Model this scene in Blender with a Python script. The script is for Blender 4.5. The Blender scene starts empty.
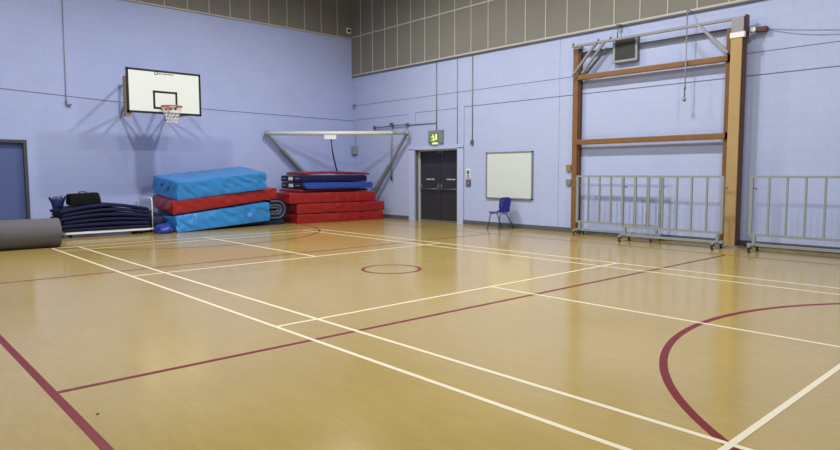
import bpy, bmesh, math, random
from mathutils import Vector, Matrix, noise
random.seed(7)
S = bpy.context.scene
COL = S.collection
XL, YR, XB, YB, ZC = -10.15, 6.85, 10.2, -6.85, 8.3     # hall: left wall, right wall, back, near side, ceiling
PI = math.pi

# ------------------------------------------------------------------ materials
def mat(name, col, rough=.5, metal=0., spec=.5, bump=None, vary=None, emit=None):
    m = bpy.data.materials.new(name); m.use_nodes = True
    nt = m.node_tree; b = nt.nodes['Principled BSDF']
    b.inputs['Base Color'].default_value = (*col, 1)
    b.inputs['Roughness'].default_value = rough
    b.inputs['Metallic'].default_value = metal
    b.inputs['Specular IOR Level'].default_value = spec
    tc = nt.nodes.new('ShaderNodeTexCoord')
    if vary:
        sc, amt = vary
        n = nt.nodes.new('ShaderNodeTexNoise'); n.inputs['Scale'].default_value = sc; n.inputs['Detail'].default_value = 4
        nt.links.new(tc.outputs['Object'], n.inputs['Vector'])
        mx = nt.nodes.new('ShaderNodeMix'); mx.data_type = 'RGBA'
        mx.inputs['A'].default_value = (*[c*(1-amt) for c in col], 1)
        mx.inputs['B'].default_value = (*[min(1, c*(1+amt)) for c in col], 1)
        nt.links.new(n.outputs['Fac'], mx.inputs['Factor'])
        nt.links.new(mx.outputs['Result'], b.inputs['Base Color'])
    if bump:
        sc, st = bump
        n = nt.nodes.new('ShaderNodeTexNoise'); n.inputs['Scale'].default_value = sc; n.inputs['Detail'].default_value = 3
        nt.links.new(tc.outputs['Object'], n.inputs['Vector'])
        bp = nt.nodes.new('ShaderNodeBump'); bp.inputs['Strength'].default_value = st; bp.inputs['Distance'].default_value = .02
        nt.links.new(n.outputs['Fac'], bp.inputs['Height']); nt.links.new(bp.outputs['Normal'], b.inputs['Normal'])
    if emit:
        b.inputs['Emission Color'].default_value = (*emit[0], 1); b.inputs['Emission Strength'].default_value = emit[1]
    return m

def brick_wall_mat(name, col, axis):
    m = bpy.data.materials.new(name); m.use_nodes = True
    nt = m.node_tree; L = nt.links; b = nt.nodes['Principled BSDF']; b.inputs['Roughness'].default_value = .45
    b.inputs['Specular IOR Level'].default_value = .3
    tc = nt.nodes.new('ShaderNodeTexCoord'); sp = nt.nodes.new('ShaderNodeSeparateXYZ'); cb = nt.nodes.new('ShaderNodeCombineXYZ')
    L.new(tc.outputs['Object'], sp.inputs[0]); L.new(sp.outputs[axis], cb.inputs[0]); L.new(sp.outputs[2], cb.inputs[1])
    br = nt.nodes.new('ShaderNodeTexBrick'); br.inputs['Scale'].default_value = 1
    br.inputs['Brick Width'].default_value = .45; br.inputs['Row Height'].default_value = .225
    br.inputs['Mortar Size'].default_value = .006; br.inputs['Mortar Smooth'].default_value = .5
    br.inputs['Color1'].default_value = (*col, 1); br.inputs['Color2'].default_value = (*[c*.985 for c in col], 1)
    br.inputs['Mortar'].default_value = (*[c*.9 for c in col], 1)
    L.new(cb.outputs[0], br.inputs['Vector'])
    nz = nt.nodes.new('ShaderNodeTexNoise'); nz.inputs['Scale'].default_value = 1.3; nz.inputs['Detail'].default_value = 6
    L.new(tc.outputs['Object'], nz.inputs['Vector'])
    mr = nt.nodes.new('ShaderNodeMapRange'); mr.inputs['To Min'].default_value = .93; mr.inputs['To Max'].default_value = 1.05
    L.new(nz.outputs['Fac'], mr.inputs['Value'])
    mx = nt.nodes.new('ShaderNodeMix'); mx.data_type = 'RGBA'; mx.blend_type = 'MULTIPLY'; mx.inputs['Factor'].default_value = 1
    L.new(br.outputs['Color'], mx.inputs['A']); L.new(mr.outputs['Result'], mx.inputs['B'])
    L.new(mx.outputs['Result'], b.inputs['Base Color'])
    inv = nt.nodes.new('ShaderNodeMath'); inv.operation = 'SUBTRACT'; inv.inputs[0].default_value = 1
    L.new(br.outputs['Fac'], inv.inputs[1])
    fn = nt.nodes.new('ShaderNodeTexNoise'); fn.inputs['Scale'].default_value = 60
    L.new(tc.outputs['Object'], fn.inputs['Vector'])
    ad = nt.nodes.new('ShaderNodeMath'); ad.operation = 'MULTIPLY_ADD'; ad.inputs[1].default_value = .15
    L.new(fn.outputs['Fac'], ad.inputs[0]); L.new(inv.outputs[0], ad.inputs[2])
    bp = nt.nodes.new('ShaderNodeBump'); bp.inputs['Strength'].default_value = .35; bp.inputs['Distance'].default_value = .004
    L.new(ad.outputs[0], bp.inputs['Height']); L.new(bp.outputs['Normal'], b.inputs['Normal'])
    return m

def floor_mat():
    m = bpy.data.materials.new('wood_block_floor'); m.use_nodes = True
    nt = m.node_tree; L = nt.links; b = nt.nodes['Principled BSDF']
    tc = nt.nodes.new('ShaderNodeTexCoord')
    br = nt.nodes.new('ShaderNodeTexBrick'); br.inputs['Scale'].default_value = 1
    br.inputs['Brick Width'].default_value = .24; br.inputs['Row Height'].default_value = .055
    br.inputs['Mortar Size'].default_value = .0012; br.inputs['Bias'].default_value = 0
    c = (.395, .292, .092)
    br.inputs['Color1'].default_value = (c[0]*1.01, c[1]*1.01, c[2]*1.0, 1); br.inputs['Color2'].default_value = (c[0]*.955, c[1]*.95, c[2]*.93, 1)
    br.inputs['Mortar'].default_value = (c[0]*.9, c[1]*.89, c[2]*.86, 1)
    mp = nt.nodes.new('ShaderNodeMapping'); mp.inputs['Rotation'].default_value = (0, 0, 0)
    L.new(tc.outputs['Object'], mp.inputs['Vector']); L.new(mp.outputs['Vector'], br.inputs['Vector'])
    nz = nt.nodes.new('ShaderNodeTexNoise'); nz.inputs['Scale'].default_value = .6; nz.inputs['Detail'].default_value = 8
    L.new(tc.outputs['Object'], nz.inputs['Vector'])
    st = nt.nodes.new('ShaderNodeTexNoise'); st.inputs['Scale'].default_value = 6; st.inputs['Detail'].default_value = 6
    m2 = nt.nodes.new('ShaderNodeMapping'); m2.inputs['Scale'].default_value = (1, 9, 1)
    L.new(tc.outputs['Object'], m2.inputs['Vector']); L.new(m2.outputs['Vector'], st.inputs['Vector'])
    sm = nt.nodes.new('ShaderNodeMath'); sm.operation = 'ADD'; L.new(nz.outputs['Fac'], sm.inputs[0]); L.new(st.outputs['Fac'], sm.inputs[1])
    mr = nt.nodes.new('ShaderNodeMapRange'); mr.inputs['From Min'].default_value = .6; mr.inputs['From Max'].default_value = 1.4
    mr.inputs['To Min'].default_value = .9; mr.inputs['To Max'].default_value = 1.08
    L.new(sm.outputs[0], mr.inputs['Value'])
    mx = nt.nodes.new('ShaderNodeMix'); mx.data_type = 'RGBA'; mx.blend_type = 'MULTIPLY'; mx.inputs['Factor'].default_value = 1
    L.new(br.outputs['Color'], mx.inputs['A']); L.new(mr.outputs['Result'], mx.inputs['B'])
    L.new(mx.outputs['Result'], b.inputs['Base Color'])
    rr = nt.nodes.new('ShaderNodeMapRange'); rr.inputs['To Min'].default_value = .12; rr.inputs['To Max'].default_value = .2
    L.new(nz.outputs['Fac'], rr.inputs['Value']); L.new(rr.outputs['Result'], b.inputs['Roughness'])
    b.inputs['Specular IOR Level'].default_value = .5
    wb = nt.nodes.new('ShaderNodeTexNoise'); wb.inputs['Scale'].default_value = 3.0; wb.inputs['Detail'].default_value = 2
    L.new(tc.outputs['Object'], wb.inputs['Vector'])
    bp = nt.nodes.new('ShaderNodeBump'); bp.inputs['Strength'].default_value = .06; bp.inputs['Distance'].default_value = .01
    L.new(wb.outputs['Fac'], bp.inputs['Height']); L.new(bp.outputs['Normal'], b.inputs['Normal'])
    return m

M = {}
M['wall_l'] = brick_wall_mat('painted_block_left', (.42, .50, .82), 1)
M['wall_r'] = brick_wall_mat('painted_block_right', (.445, .522, .775), 0)
M['floor'] = floor_mat()
M['white_line'] = mat('white_line_paint', (.70, .65, .47), .35)
M['red_line'] = mat('red_line_paint', (.155, .008, .013), .38, spec=.2)
M['panel'] = mat('taupe_panel', (.205, .20, .172), .7, vary=(1.2, .06), bump=(40, .1))
M['batten'] = mat('cream_batten', (.50, .49, .43), .5)
M['joint'] = mat('dark_joint', (.13, .13, .19), .7)
M['skirt'] = mat('grey_skirting', (.10, .105, .125), .45)
M['ceiling'] = mat('ceiling_grey', (.45, .45, .44), .8)
M['paint_smooth'] = mat('smooth_lilac_paint', (.475, .55, .82), .4, vary=(2, .04))
M['grey_trim'] = mat('grey_door_frame', (.15, .165, .18), .45)
M['light_trim'] = mat('light_frame', (.55, .57, .62), .45)
M['door_dark'] = mat('dark_grey_door', (.026, .030, .040), .42)
M['door_dark2'] = mat('dark_grey_door_upper', (.013, .015, .021), .35)
M['door_blue'] = mat('blue_door', (.085, .125, .32), .5)
M['frame_dark'] = mat('dark_blue_grey_frame', (.055, .06, .08), .5)
M['steel'] = mat('dull_steel', (.27, .28, .29), .45, .3)
M['steel_dark'] = mat('grey_steel', (.16, .165, .18), .45, .5)
M['white'] = mat('white_paint', (.80, .82, .82), .4)
M['board'] = mat('backboard_white', (.70, .76, .75), .35)
M['black'] = mat('black_paint', (.008, .008, .01), .4)
M['orange'] = mat('orange_rim', (.42, .10, .035), .4)
M['net'] = mat('white_net', (.75, .75, .75), .8)
M['wood_frame'] = mat('brown_timber', (.21, .104, .034), .45, vary=(5, .25))
M['wood_dark'] = mat('dark_brown_timber', (.095, .03, .012), .45, vary=(5, .25))
M['wood_light'] = mat('pale_timber', (.43, .29, .12), .45, vary=(4, .12))
M['wood_grey'] = mat('weathered_timber', (.27, .20, .13), .6, vary=(6, .2))
def vinyl(name, col, rough, st=.5):
    m = mat(name, col, rough, spec=.4); nt = m.node_tree; L = nt.links; b = nt.nodes['Principled BSDF']
    tc = nt.nodes.new('ShaderNodeTexCoord'); mp = nt.nodes.new('ShaderNodeMapping'); mp.inputs['Rotation'].default_value = (math.radians(40), 0, 0); mp.inputs['Scale'].default_value = (.6, 1, .35)
    L.new(tc.outputs['Object'], mp.inputs['Vector'])
    n = nt.nodes.new('ShaderNodeTexNoise'); n.noise_type = 'RIDGED_MULTIFRACTAL'; n.inputs['Scale'].default_value = 3.6; n.inputs['Detail'].default_value = 3; n.inputs['Distortion'].default_value = .6
    L.new(mp.outputs['Vector'], n.inputs['Vector'])
    bp = nt.nodes.new('ShaderNodeBump'); bp.inputs['Strength'].default_value = st; bp.inputs['Distance'].default_value = .03
    L.new(n.outputs['Fac'], bp.inputs['Height']); L.new(bp.outputs['Normal'], b.inputs['Normal']); return m
M['sky_vinyl'] = vinyl('light_blue_vinyl', (.029, .205, .52), .33, .9)
M['red_vinyl'] = vinyl('red_vinyl', (.29, .014, .014), .33, .75)
M['redlight_vinyl'] = mat('thin_red_vinyl', (.24, .018, .018), .4, bump=(9, .2))
M['navy_vinyl'] = mat('navy_vinyl', (.008, .012, .055), .45, spec=.3, bump=(12, .2))
M['navy_fabric'] = mat('navy_mat_fabric', (.007, .010, .045), .7, spec=.2, bump=(25, .2))
M['blue_vinyl'] = mat('royal_blue_vinyl', (.016, .045, .27), .35, bump=(10, .2))
M['chair_blue'] = mat('blue_plastic', (.007, .012, .15), .3)
M['carpet'] = mat('grey_carpet_underside', (.115, .108, .12), .9, vary=(30, .35), bump=(120, .5))
M['barrier'] = mat('pale_grey_tube', (.29, .32, .325), .4, .1)
M['castor'] = mat('black_rubber', (.015, .015, .017), .5)
M['castor_hub'] = mat('pale_castor_wheel', (.6, .6, .58), .4)
M['whiteboard'] = mat('whiteboard_surface', (.62, .69, .67), .25)
M['alu'] = mat('grey_aluminium', (.24, .26, .30), .4, .2)
M['bag_black'] = mat('black_bag_cloth', (.006, .007, .008), .8, spec=.15, bump=(30, .3))
M['bag_blue'] = mat('blue_bag_plastic', (.012, .022, .13), .45)
M['exit_green'] = mat('exit_green', (.12, .22, .01), .4, emit=((.30, .42, .02), .12))
M['exit_white'] = mat('exit_white', (.9, .95, .6), .4, emit=((.9, 1, .45), .22))
M['mesh_dark'] = mat('dark_grille', (.03, .032, .033), .6)
M['beam_white'] = mat('white_beam', (.66, .70, .66), .4)
M['sign_pale'] = mat('pale_green_strip', (.40, .58, .50), .5)
M['sign_red'] = mat('red_panel', (.42, .15, .2), .5)
M['sign_bluegrey'] = mat('blue_grey_panel', (.12, .15, .28), .5)
M['lamp'] = mat('lamp_diffuser', (.9, .9, .9), .5, emit=((1, .97, .92), 6))
M['dark_leg'] = mat('dark_chair_leg', (.05, .05, .06), .4, .5)
M['bracket'] = mat('lilac_grey_bracket', (.27, .30, .42), .5)
M['fold'] = mat('navy_grey_edge', (.06, .075, .12), .5)

# ------------------------------------------------------------------ builders
ORG = {}
class MB:
    """collects solids in world metres; build() links them as one mesh object"""
    def __init__(s): s.bm = bmesh.new(); s.mats = []; s.cur = 0
    def use(s, m):
        if m not in s.mats: s.mats.append(m)
        s.cur = s.mats.index(m); return s
    def _tag(s, fs, smooth=False):
        for f in fs: f.material_index = s.cur; f.smooth = smooth
    def box(s, a, b, rot=None, bevel=0):
        a = Vector(a); b = Vector(b); c = (a+b)/2; d = b-a
        g = bmesh.ops.create_cube(s.bm, size=1)
        for v in g['verts']:
            p = Vector((v.co.x*d.x, v.co.y*d.y, v.co.z*d.z))
            if rot: p = rot @ p
            v.co = p+c
        fs = {f for v in g['verts'] for f in v.link_faces}; s._tag(fs)
        if bevel:
            es = {e for f in fs for e in f.edges}
            r = bmesh.ops.bevel(s.bm, geom=list(es), offset=bevel, segments=2, affect='EDGES', profile=.6)
            s._tag(r['faces'])
        return s
    def bar(s, p, q, w, h, up=(0, 0, 1)):
        p = Vector(p); q = Vector(q); d = q-p; x = d.normalized()
        y = Vector(up).cross(x)
        if y.length < 1e-4: y = Vector((1, 0, 0)).cross(x)
        y.normalize(); z = x.cross(y)
        g = bmesh.ops.create_cube(s.bm, size=1)
        for v in g['verts']: v.co = (p+q)/2 + x*v.co.x*d.length + y*v.co.y*w + z*v.co.z*h
        s._tag({f for v in g['verts'] for f in v.link_faces}); return s
    def tube(s, pts, r, n=10, closed=False, caps=True):
        pts = [Vector(p) for p in pts]; k = len(pts); rings = []; prev = None
        for i, p in enumerate(pts):
            if closed: t = (pts[(i+1) % k]-pts[i-1]).normalized()
            else: t = (pts[min(i+1, k-1)]-pts[max(i-1, 0)]).normalized()
            if prev is None:
                a = Vector((0, 0, 1)) if abs(t.z) < .9 else Vector((1, 0, 0)); u = a.cross(t).normalized()
            else: u = (prev-t*prev.dot(t)).normalized()
            prev = u; w = t.cross(u)
            rr = r[i] if isinstance(r, (list, tuple)) else r
            rings.append([s.bm.verts.new(p+(u*math.cos(2*PI*j/n)+w*math.sin(2*PI*j/n))*rr) for j in range(n)])
        fs = []
        for i in range(k if closed else k-1):
            A = rings[i]; B = rings[(i+1) % k]
            for j in range(n): fs.append(s.bm.faces.new((A[j], A[(j+1) % n], B[(j+1) % n], B[j])))
        s._tag(fs, True)
        if caps and not closed: s._tag([s.bm.faces.new(rings[0][::-1]), s.bm.faces.new(rings[-1])])
        return s
    def poly(s, pts, thick):
        """flat polygon pts extruded by vector thick"""
        t = Vector(thick); A = [s.bm.verts.new(Vector(p)) for p in pts]; B = [s.bm.verts.new(Vector(p)+t) for p in pts]
        n = len(A); fs = [s.bm.faces.new(A[::-1]), s.bm.faces.new(B)]
        for i in range(n): fs.append(s.bm.faces.new((A[i], A[(i+1) % n], B[(i+1) % n], B[i])))
        s._tag(fs); return s
    def build(s, name, m=None, parent=None, org=None):
        if m is not None and not s.mats: s.mats = [m]
        bmesh.ops.recalc_face_normals(s.bm, faces=s.bm.faces[:])
        o = Vector(ORG[parent.name]) if parent else Vector(org or (0, 0, 0))
        bmesh.ops.translate(s.bm, verts=s.bm.verts[:], vec=-o)
        me = bpy.data.meshes.new(name); s.bm.to_mesh(me); s.bm.free()
        for mm in s.mats: me.materials.append(mm)
        ob = bpy.data.objects.new(name, me); COL.objects.link(ob); ORG[ob.name] = tuple(o)
        if parent: ob.parent = parent
        else: ob.location = o
        return ob
def tag(o, label=None, cat=None, group=None, kind=None):
    for k, v in (('label', label), ('category', cat), ('group', group), ('kind', kind)):
        if v: o[k] = v
    return o
def thing(name, label, cat, loc, group=None, kind=None):
    o = bpy.data.objects.new(name, None); COL.objects.link(o); o.location = loc; o.empty_display_size = .1
    ORG[o.name] = tuple(loc); return tag(o, label, cat, group, kind)
def B(a, b, bevel=0): return MB().box(a, b, bevel=bevel)
def copy_tree(o, parent=None):
    c = o.copy(); COL.objects.link(c); c.parent = parent
    for ch in list(o.children): copy_tree(ch, c)
    return c

def soft_block(c8, nu=26, nv=16, nw=5, bulge=.02, amp=.012, seed=0, diag=1.0, pinch=.0, arch=0):
    """wrinkled padded block. c8: bottom corners 0..3 (front-left, front-right, back-right, back-left), then the top four"""
    c = [Vector(p) for p in c8]
    bm = bmesh.new(); vs = {}
    def P(u, v, w):
        b = (c[0]*(1-u)+c[1]*u)*(1-v)+(c[3]*(1-u)+c[2]*u)*v
        t = (c[4]*(1-u)+c[5]*u)*(1-v)+(c[7]*(1-u)+c[6]*u)*v
        return b*(1-w)+t*w
    cen = P(.5, .5, .5)
    def rnd(a): return a
    def key(i, j, k):
        if (i, j, k) in vs: return vs[(i, j, k)]
        u, v, w = i/nu, j/nv, k/nw
        p = P(u, v, w)
        ou = (P(1, v, w)-P(0, v, w)).normalized(); ov = (P(u, 1, w)-P(u, 0, w)).normalized(); ow = (P(u, v, 1)-P(u, v, 0)).normalized()
        d = Vector()
        q = p*1.0+Vector((seed*3.1, seed*1.7, 0))
        n1 = noise.noise(q*2.2); n2 = noise.noise(q*5+Vector((9, 0, 0)))
        if j == 0 or j == nv:
            sgn = -1 if j == 0 else 1
            L = (P(1, 0, 0)-P(0, 0, 0)).length
            ph = (u*L*7.5 + diag*w*3.4*(c[4]-c[0]).length/.45 + n1*1.8)
            f = math.sin(ph*2.2)*.55+math.sin(ph*4.3+n2*2)*.3
            f = .9-2.2*abs(math.sin(ph*1.25))**.6*(.55+.45*math.sin(ph*.47+n2*3))
            d += ov*sgn*(bulge*.6*math.sin(PI*w)+amp*1.25*f*(.35+.65*math.sin(PI*min(1, max(0, w))))*(.6+.6*n1))
        if i == 0 or i == nu:
            sgn = -1 if i == 0 else 1
            L = (P(0, 1, 0)-P(0, 0, 0)).length
            ph = (v*L*7.5 + diag*w*2.6 + n1*1.6)
            d += ou*sgn*(bulge*math.sin(PI*w)+amp*(math.sin(ph*2.2)*.6+n2*.5)*math.sin(PI*w))
        if k == nw or k == 0:
            sgn = -1 if k == 0 else 1
            d += ow*sgn*(0 if k == 0 else (amp*.4*n1+amp*.25*n2))*(min(1, 6*min(u, 1-u, v, 1-v)+.1))
        d += ow*arch*math.sin(PI*u)
        # soften corners
        e = .0
        cu = 1 if i in (0, nu) else 0; cv = 1 if j in (0, nv) else 0; cw = 1 if k in (0, nw) else 0
        if cu+cv+cw >= 2:
            r = .006*(cu+cv+cw-1)
            if cu: d += ou*(r if i == 0 else -r)
            if cv: d += ov*(r if j == 0 else -r)
            if cw and k == nw: d += ow*(-r)
            d += ow*(n2*amp*.5 if k == nw else 0)
        vs[(i, j, k)] = bm.verts.new(p+d); return vs[(i, j, k)]
    F = []
    for i in range(nu):
        for j in range(nv):
            for k in (0, nw): F.append([key(i, j, k), key(i+1, j, k), key(i+1, j+1, k), key(i, j+1, k)])
        for k in range(nw):
            for j in (0, nv): F.append([key(i, j, k), key(i+1, j, k), key(i+1, j, k+1), key(i, j, k+1)])
    for j in range(nv):
        for k in range(nw):
            for i in (0, nu): F.append([key(i, j, k), key(i, j+1, k), key(i, j+1, k+1), key(i, j, k+1)])
    for f in F: bm.faces.new(f).smooth = True
    inv = {v: k for k, v in vs.items()}
    lim = ((0, nu), (0, nv), (0, nw))
    for ed in bm.edges:
        a, b_ = inv[ed.verts[0]], inv[ed.verts[1]]
        if sum(1 for q in range(3) if a[q] == b_[q] and a[q] in lim[q]) >= 2: ed.smooth = False
    bmesh.ops.recalc_face_normals(bm, faces=bm.faces[:])
    mb = MB(); mb.bm.free(); mb.bm = bm
    return mb
def block8(x0a, x0b, y0, y1, zfl, zfr, tl, tr, depth, dz=0, yawd=0):
    """front edge from (x0a,y0) to (x0b,y1); bottoms zfl/zfr at the front; thicknesses tl/tr; depth towards the left wall"""
    fl = Vector((x0a, y0, zfl)); fr = Vector((x0b, y1, zfr))
    e = Vector((fr.x-fl.x, fr.y-fl.y, 0)).normalized(); n = Vector((-e.y, e.x, 0))*depth
    bl = fl+n+Vector((0, 0, dz)); br_ = fr+n+Vector((0, 0, dz))
    up = Vector((0, 0, 1))
    return [fl, fr, br_, bl, fl+up*tl, fr+up*tr, br_+up*tr, bl+up*tl]

# ------------------------------------------------------------------ setting
st = dict(kind='structure')
fl = tag(B((XL-.3, YB-.3, -.2), (XB+.3, YR+.6, 0)).build('floor', M['floor']), 'tan wood-block sports hall floor with painted court lines', 'floor', kind='structure')
def strip(mb, p, q, w, z):
    p = Vector((*p, 0)); q = Vector((*q, 0)); d = (q-p).normalized(); n = Vector((-d.y, d.x, 0))*w/2
    mb.poly([p-n, q-n, q+n, p+n], (0, 0, z))
def arc(mb, c, r, w, a0, a1, n, z):
    pts = [(a0+(a1-a0)*i/n) for i in range(n+1)]
    for i in range(n):
        ps = [Vector((c[0]+rr*math.cos(a), c[1]+rr*math.sin(a), 0)) for a, rr in ((pts[i], r-w/2), (pts[i], r+w/2), (pts[i+1], r+w/2), (pts[i+1], r-w/2))]
        mb.poly(ps, (0, 0, z))
mr = MB(); w = .05
strip(mr, (-8, -5.03), (9.5, -5.03), .055, .0012)
strip(mr, (-8, 5.28), (9.5, 5.28), .028, .0012)
strip(mr, (2.605, -5.0), (2.77, 5.28), w, .0013)
strip(mr, (-2.60, -5.0), (-2.60, 5.28), w, .0013)
strip(mr, (-8, -5.0), (-8, 5.28), w, .0013)
arc(mr, (8.0, .03), 3.345, w+.01, PI/2+.0, 3*PI/2, 90, .0014)
arc(mr, (-8.0, .03), 3.345, w, -PI/2, PI/2, 90, .0014)
arc(mr, (0, .035), .43, w, 0, 2*PI, 64, .0014)
tag(mr.build('netball_court_marking', M['red_line'], fl), 'dark red painted court lines')
mw = MB(); w = .042
XE = -6.52
for y in (-3.045, -2.585, 2.57, 3.03): strip(mw, (XE, y), (6.68, y), w, .0020)
for x in (-5.95, -2.0, 2.0, 5.94, 6.68): strip(mw, (x, -3.065), (x, 3.05), .018 if x < -5 else w, .0023)
strip(mw, (XE-.02, -3.065), (XE-.02, 3.05), .02, .0023)
strip(mw, (XE, 0), (-2.0, 0), w, .0026); strip(mw, (2.0, 0), (6.68, 0), w, .0026)
tag(mw.build('badminton_court_marking', M['white_line'], fl), 'cream white painted court lines')

tag(B((XL-.3, YB-.3, ZC), (XB+.3, YR+.3, ZC+.2)).build('ceiling', M['ceiling']), kind='structure')
# left wall with a door opening
DY0, DY1, DZ = -3.72, -2.77, 2.17
wl = MB(); wl.use(M['wall_l']).box((XL-.3, YB, 0), (XL, DY0-.07, ZC)); wl.box((XL-.3, DY1+.07, 0), (XL, YR, ZC)); wl.box((XL-.3, DY0-.07, DZ+.07), (XL, DY1+.07, ZC))
wl.box((XL-.3, DY0-.07, 0), (XL-.25, DY1+.07, DZ+.07))
wl.use(M['joint'])      # dark movement joints across the blockwork
for (ya, za), (yb_, zb_) in (((-6.8, 3.55), (-3.17, 3.40)), ((-3.17, 3.40), (-.52, 3.27)), ((-.52, 3.27), (YR, 3.18))): wl.bar((XL, ya, za), (XL, yb_, zb_), .003, .02)
tag(wl.build('wall_left'), 'lilac painted blockwork end wall behind the basketball hoop', 'wall', kind='structure')
# right wall with double door opening
OX0, OX1, OZ = -7.05, -5.24, 2.12
wr = MB(); wr.use(M['wall_r']).box((XL-.3, YR, 0), (OX0, YR+.35, ZC)); wr.box((OX1, YR, 0), (XB, YR+.35, ZC)); wr.box((OX0, YR, OZ), (OX1, YR+.35, ZC))
wr.box((OX0, YR+.3, 0), (OX1, YR+.35, OZ))
wr.use(M['joint'])
for a, b, c_, d_ in ((XL, XB, 3.665, 3.680), (-5.0, XB, 3.24, 3.260), (XL, -7.32, 3.195, 3.210), (-7.01, -5.26, 3.225, 3.24), (-7.012, -7.0, 2.9, 3.24), (-5.003, -4.99, .12, 3.26), (-1.849, -1.843, .12, 4.6)): wr.box((a, YR-.0015, c_), (b, YR+.01, d_))
tag(wr.build('wall_right'), 'lilac painted blockwork side wall behind the climbing frame', 'wall', kind='structure')
tag(B((XB, YB, 0), (XB+.3, YR, ZC)).build('wall_back', M['wall_l']), kind='structure')
tag(B((XL-.3, YB-.3, 0), (XB+.3, YB, ZC)).build('wall_near', M['wall_r']), kind='structure')

# upper panelling
ZL, ZR, ZM = 5.90, 4.66, 5.915
pl = MB(); pl.use(M['panel']).box((XL, YB, ZL), (XL+.03, YR-.03, ZC))
pl.use(M['batten'])
k = 0
while YR-.62*(k+1) > YB:
    y = YR-.62*(k+1)+.0; pl.box((XL+.03, y-.012, ZL), (XL+.042, y+.012, ZC)); k += 1
pl.box((XL, YB, ZL-.035), (XL+.05, YR-.03, ZL+.0))
tag(pl.build('trim_1'), 'taupe upper wall panels above the hoop wall', 'wall panel', kind='structure')
pr = MB(); pr.use(M['panel']).box((XL, YR-.03, ZR), (XB, YR, ZC))
pr.use(M['batten'])
for k in range(40):
    x = -9.63+.6145*k
    if x < XB: pr.box((x-.012, YR-.042, ZR), (x+.012, YR-.03, ZC))
pr.box((XL, YR-.05, ZR-.01), (XB, YR-.0, ZR+.03)); pr.box((XL, YR-.045, ZM-.018), (XB, YR-.03, ZM+.018))
pr.use(M['skirt']).box((XL, YR-.045, ZR-.045), (XB, YR, ZR-.01))  # dark strip imitating the shadow line beneath the panels
tag(pr.build('trim_2'), 'taupe upper wall panels above the climbing frame wall', 'wall panel', kind='structure')
# baseboards
def bb(mb, x0, x1): mb.box((x0, YR-.02, 0), (x1, YR, .115))
mb = MB(); bb(mb, XL, -7.3); bb(mb, -5.0, XB)
tag(mb.build('baseboard_right', M['skirt']), kind='structure')
mb = MB(); mb.box((XL, YB, 0), (XL+.02, DY0-.09, .115)); mb.box((XL, DY1+.09, 0), (XL+.02, YR, .115))
tag(mb.build('baseboard_left', M['skirt']), kind='structure')
# smooth painted door surround on the right wall
mb = MB(); mb.box((-7.3, YR-.03, 0), (OX0, YR, OZ+.02)); mb.box((OX1, YR-.03, 0), (-5.01, YR, OZ+.02)); mb.box((-7.3, YR-.03, OZ), (-5.01, YR, OZ+.1))
tag(mb.build('trim_5', M['paint_smooth']), kind='structure')

# door_1 : blue door in the left wall
d = tag(B((XL-.16, DY0, 0.005), (XL-.11, DY1, DZ-.005)).build('door_1', M['door_blue'], org=(XL-.14, -3.25, 0)), 'flat blue single door in dark frame on the hoop wall', 'door', kind='structure')
mb = MB(); mb.box((XL-.25, DY1, 0), (XL+.02, DY1+.07, DZ+.07)); mb.box((XL-.25, DY0-.07, 0), (XL+.02, DY0, DZ+.07)); mb.box((XL-.25, DY0, DZ), (XL+.02, DY1, DZ+.07))
mb.build('door_frame', M['frame_dark'], d)
# door_2 : double fire door
d2 = thing('door_2', 'dark grey double fire door with push bars under the exit sign', 'door', ((OX0+OX1)/2, YR+.2, 0), kind='structure')
mb = MB(); mb.use(M['grey_trim']).box((OX0, YR+.02, 0), (OX0+.015, YR+.14, OZ)).use(M['light_trim']).box((OX0, YR+.14, 0), (OX0+.05, YR+.3, OZ)).box((OX1-.03, YR+.14, 0), (OX1, YR+.3, OZ)).box((OX0, YR+.14, OZ-.04), (OX1, YR+.3, OZ))
mb.build('door_frame', None, d2)
xm = (OX0+.05+OX1-.03)/2
for (a, b, hx) in ((OX0+.055, xm-.006, 1), (xm+.006, OX1-.035, -1)):
    lf = MB(); lf.use(M['door_dark']).box((a, YR+.19, .012), (b, YR+.24, OZ-.045))
    lf.use(M['door_dark2']).box((a+.01, YR+.186, 1.72), (b-.01, YR+.19, OZ-.05))
    lf.use(M['steel']).box((a, YR+.187, .012), (b, YR+.19, .03))
    lo = lf.build('door_leaf', None, d2)
    q = MB(); q.tube([(a+.06, YR+.13, .96), (b-.06, YR+.13, .96)], .016)
    for x in (a+.06, b-.06): q.tube([(x, YR+.13, .96), (x+.01, YR+.15, 1.02), (x+.02, YR+.19, 1.06)], .016); q.box((x-.03, YR+.165, .9), (x+.03, YR+.19, 1.12))
    q.build('push_bar', M['steel_dark'], lo)
    n = MB()
    cx = (a+b)/2
    for i, ww in enumerate((.05, .06, .05, .04, .06, .05)):
        n.box((cx-.17+.06*i, YR+.183, 1.225), (cx-.17+.06*i+ww-.006, YR+.19, 1.262))
    n.build('push_sign', M['sign_pale'], lo)
    x = xm-.10 if hx == 1 else xm+.05
    B((x, YR+.16, OZ-.10), (x+.07, YR+.19, OZ-.06)).build('bolt_housing', M['steel'], lo)

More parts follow.
